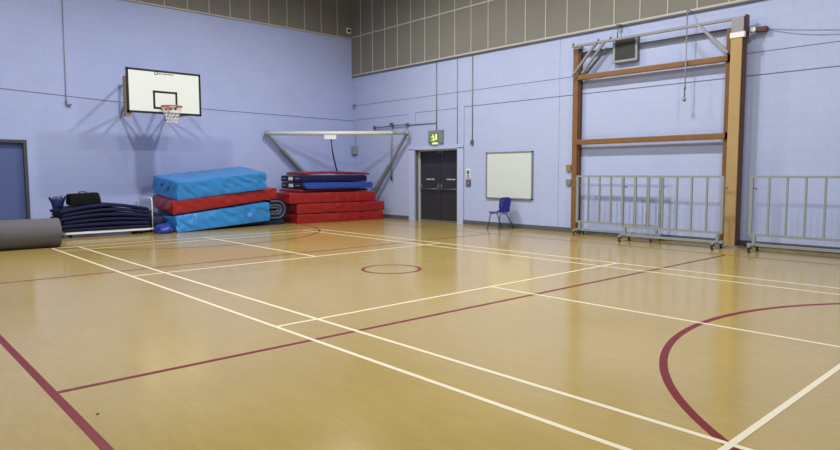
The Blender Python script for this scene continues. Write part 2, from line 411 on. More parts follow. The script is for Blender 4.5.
# ------------------------------------------------------------------ basketball goal
g = thing('basketball_goal', 'wall mounted basketball backboard with orange hoop and white net', 'basketball hoop', (XL, 0, 2.9))
XF = -8.57; YL_, YR_, Z0, Z1 = -.90, .90, 2.89, 3.94
B((XF-.03, YL_, Z0), (XF, YR_, Z1)).build('backboard', M['board'], g)
mb = MB(); t = .05; e = .003
for (y0, y1, z0, z1) in ((YL_, YR_, Z1-t, Z1), (YL_, YR_, Z0, Z0+t), (YL_, YL_+t, Z0, Z1), (YR_-t, YR_, Z0, Z1)): mb.box((XF-.033, y0, z0), (XF+e, y1, z1))
mb.build('border', M['black'], g)
mb = MB(); y0, y1, z0, z1 = -.295, .295, 3.005, 3.445
for (a, b, c, dd) in ((y0, y1, z1-t, z1), (y0, y1, z0, z0+t), (y0, y0+t, z0, z1), (y1-t, y1, z0, z1)): mb.box((XF-.001, a, c), (XF+e, b, dd))
mb.build('target_square', M['black'], g)
mb = MB()
mb.box((XF, -.24, 3.825), (XF+e, -.165, 3.9))
lg = mb.build('maker_emblem', M['black'], g); mb = MB()
for i, ww in enumerate((.05, .03, .04, .05, .03, .045, .04, .03)): mb.box((XF, -.15+.048*i, 3.845), (XF+e, -.15+.048*i+ww*.85, 3.868))
q = mb.build('lettering', M['black'], g); q['kind'] = 'stuff'
mb = MB()
mb.box((XF+e, -.222, 3.843), (XF+.005, -.183, 3.882)); mb.build('mark_centre', M['board'], lg)
for sy in (-1, 1):
    for zz in (3.2, 3.45, 3.7): MB().tube([(XF, sy*.6, zz), (XF+.004, sy*.6, zz)], .010, 8).build('bolt', M['white'], g)
# hoop
RC = (XF+.15+.23, 0, 3.05); RR = .23
mb = MB(); mb.tube([(RC[0]+RR*math.cos(a), RR*math.sin(a), RC[2]) for a in [2*PI*i/40 for i in range(40)]], .016, 8, closed=True)
mb.box((XF, -.1, 2.98), (XF+.02, .1, 3.10)); mb.box((XF, -.09, 3.035), (XF+.2, .09, 3.06))
mb.poly([(XF+.02, -.01, 2.98), (XF+.15, -.01, 3.04), (XF+.02, -.01, 3.04)], (0, .02, 0))
rim = mb.build('rim', M['orange'], g)
mb = MB(); N = 12
def np_(i, lv):
    a = 2*PI*(i+(lv % 2)*.5)/N; r = [.225, .2, .165, .14, .125, .125][lv]; z = 3.035-[0, .085, .17, .25, .33, .40][lv]
    return (RC[0]+r*math.cos(a), r*math.sin(a), z)
for i in range(N):
    for lv in range(5):
        a = np_(i, lv)
        for k in ((i, i-1) if lv % 2 == 0 else (i, i+1)): mb.tube([a, np_(k, lv+1)], .0055, 5)
mb.build('net', M['net'], g)
# timber uprights and steel wall brackets
for sy in (-1, 1):
    B((-8.77, sy*.87-.05, 2.80 if sy < 0 else 2.90), (XF-.04, sy*.87+.05, 3.74)).build('timber_upright', M['wood_grey'], g)
    mb = MB(); yw = sy*.57; yo = sy*.72
    mb.bar((XL+.02, yw, 2.86), (XL+.02, yw, 3.72), .04, .04, (0, 1, 0))
    mb.bar((XL+.03, yw, 3.66), (-8.60, yo, 3.66), .05, .05); mb.bar((XL+.03, yw, 2.92), (-8.60, yo, 2.95), .05, .05)
    mb.bar((XL+.03, yw, 2.95), (-8.60, yo, 3.64), .045, .045)
    mb.build('wall_bracket', M['bracket'], g)

# ------------------------------------------------------------------ things on the left wall
c = thing('cable_drop', 'thin vertical cable with small hook end high on the hoop wall left of the backboard', 'cable', (XL, -1.82, 3.1))
MB().tube([(XL+.02, -1.80, ZL+.0), (XL+.02, -1.81, 4.2), (XL+.02, -1.82, 3.2)], .010, 8).build('cable', M['alu'], c)
MB().tube([(XL+.02, -1.82, 3.22), (XL+.05, -1.82, 3.14), (XL+.06, -1.78, 3.10), (XL+.05, -1.72, 3.13)], .022, 8).build('hook', M['steel_dark'], c)
sg = thing('sensor', 'small white round sensor on the panelling near the upper corner', 'sensor', (XL+.03, 6.68, 6.12))
MB().box((XL+.03, 6.59, 6.03), (XL+.06, 6.77, 6.21), bevel=.01).build('housing', M['white'], sg)
MB().tube([(XL+.06, 6.68, 6.12), (XL+.085, 6.68, 6.12)], .05, 16).build('lens', M['black'], sg)

# ------------------------------------------------------------------ rolled carpet
r = thing('carpet_roll', 'thick grey carpet roll lying on the floor at the left edge', 'carpet roll', (-6.9, -4.2, 0))
R0 = .283; bm = MB(); cx = -6.88
ys = [-5.93+(3.08/60)*i for i in range(61)]; n = 40; rings = []
for i, y in enumerate(ys):
    cxx = cx-(y+2.85)*.0
    ring = []
    for q in range(n):
        a = 2*PI*q/n; rr = R0*(1+.012*noise.noise(Vector((a*2, y*1.5, 1))))
        z = R0+rr*math.sin(a); x = cxx+rr*1.04*math.cos(a)
        if z < .02: z = .004
        ring.append(bm.bm.verts.new((x, y, z)))
    rings.append(ring)
fs = []
for i in range(60):
    for q in range(n): fs.append(bm.bm.faces.new((rings[i][q], rings[i][(q+1) % n], rings[i+1][(q+1) % n], rings[i+1][q])))
bm._tag(fs, True); bm._tag([bm.bm.faces.new(rings[0][::-1]), bm.bm.faces.new(rings[-1])])
bm.build('roll_body', M['carpet'], r)
for yy in (-2.85, -5.93):      # spiral end edges
    MB().tube([(cx+(.02+.245*i/120)*math.cos(i*.42), yy, R0+(.02+.245*i/120)*math.sin(i*.42)) for i in range(121)], .008, 5).build('spiral_edge', M['fold'], r)

# ------------------------------------------------------------------ mat trolley
tr = thing('mat_trolley', 'low white steel trolley with U shaped handle carrying navy mats', 'trolley', (-8.9, -1.45, 0))
mb = MB(); X0, X1, Y0, Y1 = -9.35, -8.42, -2.36, -.55
for x in (X0, X1): mb.bar((x, Y0, .11), (x, Y1, .11), .04, .05)
for y in (Y0, -1.5, Y1): mb.bar((X0, y, .11), (X1, y, .11), .04, .05)
mb.build('base_frame', M['white'], tr)
for x, y in ((X0+.08, Y0+.1), (X1-.08, Y0+.1), (X0+.08, Y1-.1), (X1-.08, Y1-.1)):
    cw = MB().tube([(x-.015, y, .042), (x+.015, y, .042)], .042, 14).box((x-.025, y-.02, .06), (x+.025, y+.02, .086)).build('castor', M['castor'], tr)
mb = MB(); y = Y1+.08
mb.tube([(X1, y, .1), (X1, y, .78), (X1-.02, y, .83), (X1-.06, y, .85), (X0+.06, y, .85), (X0+.02, y, .83), (X0, y, .78), (X0, y, .1)], .013, 10)
mb.bar((X1, Y1, .11), (X1, y+.015, .11), .03, .03); mb.bar((X0, Y1, .11), (X0, y+.015, .11), .03, .03)
mb.build('handle', M['white'], tr)
mat_l = ['bottom navy mat resting on the white trolley frame', 'second navy mat up on the white trolley', 'third navy mat up in the trolley pile', 'fourth navy mat up in the trolley pile', 'fifth navy mat up, just under the topmost on the trolley', 'topmost navy mat of the trolley pile, under the black bag']
zb = .137
for i in range(6):
    th = .079; ext = (.0, .05, -.02, .04, .0, .03)[i]
    ar = .005+.024*i; y0, y1 = Y0-.05-ext, Y1+.01+(-.02 if i % 2 else 0)
    c8 = block8(X1+.03+.015*(i % 2), X1+.03-.01*(i % 3), y0, y1, zb, zb, th, th, .95)
    nu = 30
    o = soft_block(c8, 30, 8, 3, .02, .006, i+20, .3, arch=ar)
    if i == 0: pass
    ob = o.build('gym_mat', M['navy_fabric'], org=(X1-.45, -1.5, zb)); tag(ob, mat_l[i], 'gym mat', 'navy mats on the trolley')
    zb += th+.004
ztop = zb
# bags
b1 = thing('holdall', 'black holdall bag on top of the navy mat pile', 'bag', (-8.85, -1.9, ztop+.03))
zb = ztop+.095
mb = soft_block([(-8.58, -2.20, zb), (-8.56, -1.56, zb+.03), (-9.0, -1.56, zb+.03), (-9.0, -2.20, zb), (-8.60, -2.20, zb+.25), (-8.58, -1.60, zb+.28), (-8.97, -1.60, zb+.28), (-8.97, -2.20, zb+.25)], 14, 8, 6, .008, .008, 41)
mb.build('bag_body', M['bag_black'], b1)
mb = MB()
mb.tube([(-8.61, -2.08, zb+.02), (-8.605, -2.06, zb+.2), (-8.68, -1.98, zb+.30), (-8.68, -1.86, zb+.30), (-8.605, -1.76, zb+.2), (-8.6, -1.74, zb+.04)], .014, 6)
mb.build('strap', M['castor'], b1)
b2 = thing('carrier_bag', 'small open blue plastic bag beside the black holdall', 'bag', (-8.8, -2.36, ztop+.0))
zb = ztop+.03
mb = MB(); n = 20; rings = []
for k, (rx, ry, z) in enumerate(((.08, .10, 0), (.10, .11, .06), (.11, .12, .12), (.12, .15, .19), (.11, .17, .24))):
    rings.append([mb.bm.verts.new((-8.8+rx*math.cos(2*PI*q/n)*(1+.12*math.sin(q*2.1+k)), -2.41+ry*math.sin(2*PI*q/n)*(1+.1*math.cos(q*2.7)), zb+z+(.035*math.sin(q*1.26+1) if k == 4 else 0))) for q in range(n)])
fs = [mb.bm.faces.new(rings[0][::-1])]
for k in range(4):
    for q in range(n): fs.append(mb.bm.faces.new((rings[k][q], rings[k][(q+1) % n], rings[k+1][(q+1) % n], rings[k+1][q])))
mb._tag(fs, True)
ob = mb.build('bag_body', M['bag_blue'], b2)
so = ob.modifiers.new('thick', 'SOLIDIFY'); so.thickness = .006
MB().tube([(-8.75, -2.35, zb+.22), (-8.76, -2.32, zb+.28), (-8.8, -2.31, zb+.29), (-8.83, -2.34, zb+.22)], .01, 6).build('handle', M['bag_blue'], b2)

# ------------------------------------------------------------------ crash mats, left pile
def handle_loops(o, pts, mt):
    for (p, q) in pts:
        p = Vector(p); q = Vector(q); mid = (p+q)/2+Vector((.035, -.03, -.05))
        MB().tube([p, p*.5+mid*.5+Vector((.01, -.01, -.02)), mid, q*.5+mid*.5+Vector((.01, -.01, -.02)), q], .010, 6).build('handle', mt, o)
# navy mats underneath
c8 = [(-8.98, .1, 0), (-8.46, 3.15, 0), (-9.75, 3.3, 0), (-9.95, .2, 0), (-8.98, .1, .085), (-8.46, 3.15, .15), (-9.75, 3.3, .15), (-9.95, .2, .085)]
o = soft_block(c8, 30, 12, 3, .01, .006, 3).build('gym_mat', M['navy_vinyl'], org=(-9.2, 1.4, 0))
tag(o, 'flat navy mat on the floor under the light blue crash mat', 'gym mat')
c8 = [(-8.62, -.40, .005), (-8.62, -.10, .005), (-9.8, -.08, .005), (-9.85, -.42, .005), (-8.62, -.38, .40), (-8.62, -.10, .37), (-9.8, -.08, .52), (-9.85, -.40, .54)]
o = soft_block(c8, 12, 16, 6, .03, .03, 5).build('folded_mat', M['navy_vinyl'], org=(-9.2, 0, .19))
tag(o, 'dark navy folded mat wedged under the left end of the red crash mat', 'gym mat')
c8 = [(-8.0, -.40, .0), (-8.02, -.10, .0), (-8.34, -.05, .0), (-8.36, -.42, .0), (-8.06, -.34, .17), (-8.06, -.10, .2), (-8.34, -.05, .25), (-8.34, -.36, .2)]
c8 = [(Vector(p)+Vector((-.0, -.07, 0))) for p in c8]
o = soft_block(c8, 12, 10, 6, .04, .05, 6).build('crumpled_cover', M['blue_vinyl'], org=(-8.3, -.28, 0))
tag(o, 'small crumpled royal blue cover on the floor beside the light blue mat', 'cover')
# lower light blue, slightly twisted
c8 = [(-8.05, -.02, .0), (-8.38, 2.68, .145), (-8.60, 2.66, .15), (-8.60, .02, .165), (-8.17, .02, .40), (-8.40, 2.68, .645), (-9.35, 2.62, .70), (-9.3, .02, .36)]
c8[2] = (-9.4, 2.62, .17); c8[3] = (-9.3, .02, .19)
o = soft_block(c8, 90, 16, 12, .012, .028, 1, 1.4)
o = o.build('crash_mat', M['sky_vinyl'], org=(-8.8, 1.3, 0)); tag(o, 'lowest light blue crash mat of the left pile, touching the floor', 'crash mat', None)
# folded navy mat, u shaped edge, under the right end of the red mat
f = thing('rolled_mat', 'navy mat folded double, its rounded fold showing right of the lowest light blue mat', 'gym mat', (-9.0, 3.0, .15))
mb = MB()
def ufold(mb, r, th, y0, yc, zc, xa, xb):
    ang = [-PI/2+PI*i/14 for i in range(15)]
    out = [(y0, zc-r)]+[(yc+r*math.cos(a), zc+r*math.sin(a)) for a in ang]+[(y0, zc+r)]
    inn = [(y0, zc-r+th)]+[(yc+(r-th)*math.cos(a), zc+(r-th)*math.sin(a)) for a in ang]+[(y0, zc+r-th)]
    k = len(out); V = []
    for x in (xa, xb): V.append(([mb.bm.verts.new((x, *p)) for p in out], [mb.bm.verts.new((x, *p)) for p in inn]))
    fs = []
    for i in range(k-1):
        a, b = V[0]; c_, d_ = V[1]
        fs += [mb.bm.faces.new((a[i], a[i+1], b[i+1], b[i])), mb.bm.faces.new((c_[i], d_[i], d_[i+1], c_[i+1])), mb.bm.faces.new((a[i], c_[i], c_[i+1], a[i+1])), mb.bm.faces.new((b[i], b[i+1], d_[i+1], d_[i]))]
    mb._tag(fs, True)
ufold(mb, .258, .052, 2.74, 2.97, .424, -8.46, -9.6); mb.build('outer_layer', M['fold'], f)
mb = MB(); ufold(mb, .202, .048, 2.74, 2.97, .424, -8.47, -9.6); mb.build('middle_layer', M['navy_vinyl'], f)
mb = MB(); ufold(mb, .150, .058, 2.74, 2.97, .424, -8.46, -9.6); ufold(mb, .078, .05, 2.74, 2.95, .424, -8.46, -9.6); mb.build('inner_layer', M['fold'], f)
# red
c8 = [(-8.30, -.02, .425), (-8.50, 2.97, .745), (-9.75, 3.0, .79), (-9.62, -.02, .575), (-8.30, -.02, .745), (-8.50, 2.97, 1.03), (-9.75, 3.0, 1.08), (-9.62, -.02, .89)]
o = soft_block(c8, 90, 16, 9, .006, .017, 2, 1.2).build('crash_mat', M['red_vinyl'], org=(-9, 1.5, .45))
tag(o, 'red crash mat sandwiched between two light blue ones in the left pile', 'crash mat')
# top light blue
c8 = [(-8.35, .12, .765), (-8.40, 2.58, 1.01), (-9.6, 2.5, 1.06), (-9.65, .0, .925), (-8.35, .14, 1.23), (-8.40, 2.60, 1.46), (-9.6, 2.45, 1.64), (-9.65, .0, 1.385)]
o = soft_block(c8, 90, 30, 14, .008, .026, 4, 1.4)
o = o.build('crash_mat', M['sky_vinyl'], org=(-9, 1.3, .8)); tag(o, 'topmost light blue crash mat of the left pile', 'crash mat')
handle_loops(o, [((-8.72, .075, 1.12), (-8.80, .065, 1.06)), ((-9.05, .045, 1.2), (-9.15, .035, 1.16))], M['navy_vinyl'])

# ------------------------------------------------------------------ corner pile
z = 0.0
for i, (y0, y1, xa, xb, zz, th, lab) in enumerate((
    (3.50, 6.46, -8.30, -8.10, .0, .27, 'bottom red crash mat on the floor in the corner pile'),
    (3.50, 6.50, -8.30, -8.10, .288, .28, 'second red crash mat from the floor in the corner pile'),
    (3.26, 6.22, -8.32, -8.18, .585, .295, 'third red crash mat up, jutting left in the corner pile'))):
    c8 = block8(xa, xb, y0, y1, zz, zz, th, th, 1.3)
    o = soft_block(c8, 90, 14, 8, .01, .018, 10+i, 1.3).build('crash_mat', M['red_vinyl'], org=(-8.9, 4.9, zz))
    tag(o, lab, 'crash mat', None)
c8 = block8(-8.42, -8.40, 3.68, 6.08, .895, .895, .075, .075, 1.2)
tag(soft_block(c8, 30, 10, 3, .01, .008, 14).build('gym_mat', M['redlight_vinyl'], org=(-9, 4.5, .9)), 'thin red mat lying directly below the navy mats in the corner', 'gym mat')
def navy(zz, th, y0, y1, xa, lab, seed):
    c8 = block8(xa, xa+.02, y0, y1, zz, zz, th, th, 1.15)
    o = soft_block(c8, 30, 10, 4, .008, .006, seed).build('gym_mat', M['navy_vinyl'], org=(-9, 4.5, zz)); tag(o, lab, 'gym mat')
    zc = zz+th/2
    for (xb, w, h, mt) in ((.10, .20, .03, M['alu']), (.46, .22, .095, M['white']), (.88, .2, .03, M['alu'])):
        B((xa-xb-w, y0-.018, zc-h/2), (xa-xb, y0-.004, zc+h/2)).build('printed_mark', mt, o)
    return o
navy(.985, .19, 3.74, 6.08, -8.44, 'lower navy mat with small white printed marks in the corner pile', 15)
navy(1.185, .19, 3.72, 6.06, -8.42, 'upper navy mat with small white printed marks in the corner pile', 16)
c8 = [(-8.25, 3.80, .985), (-8.20, 6.12, .985), (-8.39, 6.1, .985), (-8.41, 3.78, .985), (-8.30, 3.72, 1.165), (-8.27, 6.18, 1.165), (-8.39, 6.18, 1.17), (-8.41, 3.72, 1.17)]
o = soft_block(c8, 30, 5, 5, .015, .012, 17).build('folded_mat', M['blue_vinyl'], org=(-8.4, 4.9, .985))
tag(o, 'bright royal blue folded mat along the front of the lower navy mat', 'gym mat')
c8 = block8(-8.44, -8.34, 3.85, 6.12, 1.387, 1.387, .085, .06, 1.1)
o = soft_block(c8, 30, 10, 3, .012, .012, 19, arch=.035)
tag(o.build('gym_mat', M['redlight_vinyl'], org=(-9, 4.8, 1.385)), 'thin red mat on the very top of the corner pile', 'gym mat')

# ------------------------------------------------------------------ beam frame across the corner
fr = thing('gym_apparatus', 'white beam on two grey slanting struts spanning the corner above the mats', 'gym apparatus', (-9.2, 5.6, 0))
PL = Vector((-9.98, 3.52, 2.63)); PR = Vector((-7.18, 6.66, 2.63))
d = (PR-PL).normalized()
MB().tube([PL-d*.02, PR+d*.02-d*.45], .062, 14).build('beam', M['beam_white'], fr)
MB().tube([PR-d*.45, PR+d*.06], .045, 14).build('beam_end', M['barrier'], fr)
mb = MB(); mb.bar(PL+Vector((.02, -.05, .02)), Vector((-9.98, 6.28, .05)), .05, .09, (1, 0, 0)); mb.bar(Vector((-9.98, 4.0, 2.17)), Vector((-9.98, 6.28, .05)), .07, .15, (1, 0, 0))
mb.build('strut', M['steel'], fr)
mb = MB(); mb.bar(PR+Vector((.03, 0, .03)), Vector((-9.4, 6.66, .07)), .05, .08, (0, 1, 0)); mb.bar(Vector((-8.0, 6.66, 1.685)), Vector((-9.4, 6.66, .07)), .08, .13, (0, 1, 0))
mb.build('strut', M['steel'], fr)
for p in (PL, PR): MB().tube([p-d*.05+Vector((0, 0, 0)), p+d*.05], .085, 12).build('end_cap', M['barrier'], fr)
pm = PL+d*((Vector((-8.72, 4.95, 2.63))-PL).dot(d))
mb = MB(); mb.bar(pm-d*.18+Vector((0, 0, -.12)), pm+d*.18+Vector((0, 0, -.12)), .12, .12)
mb.build('clamp_box', M['white'], fr)
s0 = pm+Vector((.0, .02, -.17)); mb = MB()
pts = [s0+Vector((.02*math.sin(3*t_), .20*t_*t_+.02*t_, -1.02*t_)) for t_ in [i/12 for i in range(13)]]
for i in range(12): mb.bar(pts[i], pts[i+1]+(pts[i+1]-pts[i])*.1, .035, .03)
mb.bar(pts[-1]+Vector((0, -.07, 0)), pts[-1]+Vector((0, .07, .0)), .06, .07)
mb.build('strap', M['castor'], fr)

# ------------------------------------------------------------------ right wall fittings
tj = thing('junction_box', 'small grey junction box on a pipe in the room corner', 'junction box', (-10.02, YR-.05, 2.2))
MB().box((-10.12, YR-.10, 2.06), (-9.88, YR, 2.34), bevel=.015).build('box', M['barrier'], tj)
mb = MB(); mb.tube([(-10.0, YR-.03, 2.34), (-10.0, YR-.03, ZR-.05)], .011, 8); mb.build('pipe', M['paint_smooth'], tj)
MB().box((-10.07, YR-.06, 3.6), (-9.97, YR, 3.72)).build('bracket', M['alu'], tj)
tp = thing('rail_and_pole', 'grey wall rail with a thin hanging pole left of the double door', 'rail', (-8.05, YR-.06, 2.9))
mb = MB(); mb.tube([(-8.97, YR-.06, 2.88), (-7.31, YR-.06, 2.90)], .016, 8)
for x in (-8.94, -8.05, -7.33): mb.box((x-.03, YR-.08, 2.84), (x+.03, YR, 2.94))
mb.build('rail', M['steel_dark'], tp)
mb = MB(); mb.tube([(-8.05, YR-.09, 2.98), (-8.05, YR-.09, 1.33)], .022, 8); mb.build('pole', M['barrier'], tp)
MB().tube([(-8.05, YR-.09, 1.33), (-8.05, YR-.09, 1.2)], .028, 8).build('pole_tip', M['castor'], tp)
MB().box((-8.09, YR-.12, 2.9), (-8.01, YR-.04, 2.99)).build('clamp', M['steel_dark'], tp)
cd = thing('conduit', 'vertical conduit with elbow feeding the exit sign above the door', 'conduit', (-6.08, YR-.02, 2.7))
mb = MB(); mb.tube([(-6.08, YR-.02, ZR-.05), (-6.08, YR-.02, 2.66)], .014, 8); mb.tube([(-7.3, YR-.02, 2.88), (-6.1, YR-.02, 2.88)], .013, 8); mb.build('pipe', M['alu'], cd)
tag(MB().tube([(-5.25, YR-.012, ZR-.05), (-5.25, YR-.012, 2.25)], .010, 8).build('conduit', M['alu'], org=(-5.25, YR, 2.25)), 'thin grey conduit between the exit sign conduit and the darker drop cable', 'conduit')
pc = thing('drop_cable', 'dark vertical cable ending above the wall left of the whiteboard', 'cable', (-4.67, YR-.02, 2.2))
MB().tube([(-4.67, YR-.02, ZR-.05), (-4.67, YR-.02, 2.3)], .012, 8).build('pipe', M['alu'], pc)
MB().box((-4.71, YR-.06, 2.2), (-4.63, YR, 2.32), bevel=.01).build('end_fitting', M['steel_dark'], pc)
# exit sign
ex = thing('exit_sign', 'green lit exit sign with running figure above the double door', 'exit sign', (-6.1, YR-.1, 2.48))
MB().box((-6.38, YR-.07, 2.29), (-5.79, YR-.0, 2.66), bevel=.008).build('housing', M['alu'], ex)
MB().box((-6.28, YR-.082, 2.31), (-5.94, YR-.07, 2.58)).build('sign_panel', M['exit_green'], ex)
mb = MB(); yy = YR-.093
def P2(pts): mb.poly([(-6.11+x*.78, yy, 2.445+zv*.78) for x, zv in pts], (0, .011, 0))
mb.tube([(-6.165, yy, 2.528), (-6.165, yy+.01, 2.528)], .022, 12)
P2([(-.10, .07), (-.02, .075), (-.0, -.01), (-.06, -.02)]); P2([(-.10, .07), (-.17, .03), (-.16, .005), (-.08, .045)]); P2([(-.06, -.02), (-.1, -.08), (-.16, -.07), (-.16, -.1), (-.08, -.11), (-.03, -.03)])
P2([(-.02, -.01), (.02, -.07), (.02, -.13), (-.01, -.13), (-.02, -.08), (-.05, -.03)])
P2([(.06, .13), (.15, .13), (.15, -.08), (.06, -.08)])
mb.build('running_figure', M['exit_white'], ex)
MB().box((-6.2, YR-.09, 2.255), (-5.98, YR-.01, 2.31), bevel=.01).build('lamp_strip', M['exit_white'], ex)
# small call point plates
for nm, z0, z1, m1, lab in (('call_point', 1.30, 1.50, None, 'upper small blue and red plate on the wall right of the double door'), ('switch_plate', 1.09, 1.25, None, 'lower small dark square plate on the wall right of the double door')):
    o = thing(nm, lab, 'wall plate', (-4.82, YR-.02, z0))
    if nm == 'call_point':
        MB().box((-4.90, YR-.02, 1.29), (-4.74, YR, 1.54)).build('plate', M['white'], o)
        MB().box((-4.87, YR-.028, 1.40), (-4.77, YR-.02, 1.50)).build('upper_panel', M['sign_bluegrey'], o); MB().box((-4.86, YR-.028, 1.31), (-4.78, YR-.02, 1.38)).build('lower_panel', M['sign_red'], o)
    else:
        MB().box((-4.90, YR-.03, 1.06), (-4.73, YR, 1.24), bevel=.006).build('plate', M['skirt'], o); MB().box((-4.85, YR-.036, 1.11), (-4.78, YR-.03, 1.19)).build('rocker', M['alu'], o)
for z0, z1, lab in ((1.46, 1.62, 'upper small brown switch box left of the climbing frame post'), (1.13, 1.27, 'lower small grey switch box left of the climbing frame post')):
    o = MB().box((-1.60, YR-.05, z0), (-1.47, YR, z1), bevel=.01).build('switch_box', M['wood_grey'] if z0 > 1.4 else M['alu'], org=(-1.57, YR, z0)); tag(o, lab, 'switch')
# whiteboard
wb = thing('whiteboard', 'square white whiteboard in a grey frame behind the blue chair', 'whiteboard', (-3.37, YR, 1.36))
MB().box((-4.12, YR-.03, .78), (-2.63, YR, 1.95)).build('writing_surface', M['whiteboard'], wb)
mb = MB()
for a, b in (((-4.15, .75), (-2.60, .78)), ((-4.15, 1.945), (-2.60, 1.975)), ((-4.15, .75), (-4.115, 1.975)), ((-2.635, .75), (-2.60, 1.975))): mb.box((a[0], YR-.045, a[1]), (b[0], YR, b[1]))
mb.build('frame', M['alu'], wb)

# ------------------------------------------------------------------ blue chair
ch = thing('chair', 'blue plastic chair with thin metal legs against the wall under the whiteboard', 'chair', (-3.28, 6.45, 0))
CX = -3.27
bm = bmesh.new(); prof = []
# seat-to-back profile (y,z,halfwidth)
for y, zz, hw in ((6.11, .405, .17), (6.13, .425, .195), (6.22, .42, .21), (6.36, .41, .215), (6.46, .41, .21), (6.53, .43, .195), (6.565, .48, .175), (6.58, .53, .18), (6.60, .60, .195), (6.62, .68, .20), (6.64, .75, .19), (6.655, .79, .16), (6.66, .805, .10)):
    prof.append((y, zz, hw))
rows = []
for i, (y, zz, hw) in enumerate(prof):
    row = []
    for q in range(9):
        t_ = (q-4)/4; c_ = t_*t_
        dy = -.05*c_ if i > 6 else 0; dz = .02*c_ if i <= 6 else 0
        row.append(bm.verts.new((CX+hw*t_, y+dy, zz+dz)))
    rows.append(row)
for i in range(len(rows)-1):
    for q in range(8): bm.faces.new((rows[i][q], rows[i][q+1], rows[i+1][q+1], rows[i+1][q])).smooth = True
mb = MB(); mb.bm.free(); mb.bm = bm
o = mb.build('seat_shell', M['chair_blue'], ch); so = o.modifiers.new('t', 'SOLIDIFY'); so.thickness = .014; ss = o.modifiers.new('s', 'SUBSURF'); ss.levels = ss.render_levels = 1
for sx in (-1, 1):
    MB().tube([(CX+sx*.15, 6.19, .405), (CX+sx*.175, 6.15, .2), (CX+sx*.19, 6.11, .02)], .012, 8).build('leg', M['dark_leg'], ch)
    MB().tube([(CX+sx*.15, 6.42, .40), (CX+sx*.185, 6.56, .2), (CX+sx*.20, 6.68, .02)], .012, 8).build('leg', M['dark_leg'], ch)
    MB().tube([(CX+sx*.15, 6.22, .398), (CX+sx*.15, 6.46, .398)], .011, 8).build('seat_rail', M['steel_dark'], ch)
    for y, q in ((6.11, .19), (6.68, .20)): MB().tube([(CX+sx*q, y, 0), (CX+sx*q, y, .025)], .017, 8).build('foot_cap', M['castor'], ch)

# ------------------------------------------------------------------ climbing frame
cf = thing('climbing_frame', 'tall brown timber wall climbing frame with steel top rail', 'climbing frame', (.6, 6.7, 0))
p = B((-1.40, 6.74, 0), (-1.265, YR-.01, 4.27)).build('left_post', M['wood_frame'], cf)
mb = MB(); mb.box((-1.265, 6.75, 0), (-1.205, YR-.01, 4.2)); mb.build('post_liner', M['wood_dark'], p)
B((-1.405, 6.73, 4.27), (-1.20, YR-.01, 4.32)).build('post_cap', M['steel'], p)
p2 = B((2.225, 6.54, .03), (2.45, 6.70, 3.95)).build('main_post', M['wood_dark'], cf)
B((2.23, 6.50, .03), (2.43, 6.54, 4.0)).build('face_board', M['wood_light'], p2)
MB().box((2.215, 6.485, 3.93), (2.475, 6.56, 4.03)).build('strap_plate', M['white'], p2)
MB().box((2.235, 6.495, 4.03), (2.45, 6.70, 4.31)).build('post_cap', M['steel'], p2)
MB().box((2.45, 6.55, 3.95), (2.475, 6.70, 4.345)).build('side_plate', M['wood_dark'], p2)
MB().box((2.20, 6.44, 0), (2.50, YR-.04, .03)).build('foot_plate', M['steel'], p2)
p3 = B((2.07, 6.70, 0), (2.17, YR-.01, 4.16)).build('inner_post', M['wood_frame'], cf)
for zz in (3.605, 2.13):
    MB().box((-1.23, 6.65, zz-.06), (2.12, 6.73, zz+.06), bevel=.018).build('crossbar', M['wood_frame'], cf)
    for x in (-1.22, 2.13): MB().box((x-.035, 6.70, zz-.07), (x+.035, 6.76, zz+.07)).build('crossbar_bracket', M['wood_dark'], cf)
MB().box((-1.34, 6.58, 4.285), (2.25, 6.65, 4.335)).build('top_rail', M['steel'], cf)
MB().tube([(-1.2, 6.76, 4.16), (2.2, 6.76, 4.16)], .022, 8).build('top_rail_shadow', M['steel_dark'], cf)  # thin dark tube standing in for the top rail's shadow
for a, b in (((-1.33, 6.62, 3.66), (-.68, 6.57, 4.31)), ((-1.09, 6.64, 3.68), (-.50, 6.6, 4.31)), ((-1.09, 6.75, 3.66), (-.54, 6.75, 4.18)), ((1.56, 6.56, 4.32), (2.18, 6.52, 3.68))):
    MB().bar(a, b, .05, .05, (0, 1, 0)).build('brace', M['steel'], cf)
for x in (-1.31, -.66, -.36): MB().tube([(x, 6.60, 4.33), (x, 6.60, 4.385)], .022, 8).build('bolt', M['steel_dark'], cf)
hr = thing('hanger_rod', 'short hanger rod from the panelling to the frame rail beside the speaker', 'rod', (-.15, 6.62, 4.3))
MB().tube([(-.24, 6.67, 4.338), (-.24, 6.70, 4.63)], .012, 8).build('rod', M['steel_dark'], hr)
MB().box((-.28, 6.67, 4.61), (-.20, YR-.05, 4.64)).build('bracket', M['steel_dark'], hr)
sp = thing('wall_speaker', 'boxy grey framed speaker with dark grille on the wall between frame rails', 'speaker', (-.1, YR, 3.8))
MB().box((-.38, 6.76, 3.83), (.20, YR, 4.35), bevel=.012).build('cabinet', M['grey_trim'], sp)
mb = MB()
for a, b in (((-.38, 3.83), (.20, 3.88)), ((-.38, 4.30), (.20, 4.35)), ((-.38, 3.88), (-.325, 4.30)), ((.155, 3.88), (.20, 4.30))): mb.box((a[0], 6.735, a[1]), (b[0], 6.76, b[1]))
mb.build('frame', M['barrier'], sp)
B((-.325, 6.75, 3.88), (.155, 6.76, 4.30)).build('grille', M['mesh_dark'], sp)
pu = thing('pull_cord', 'long thin cord with a small ball end hanging in front of the climbing frame', 'cord', (1.33, 6.6, 2.9))
MB().tube([(1.335, 6.6, 4.64), (1.33, 6.6, 3.2), (1.325, 6.6, 2.92)], .013, 8).build('cord', M['alu'], pu)
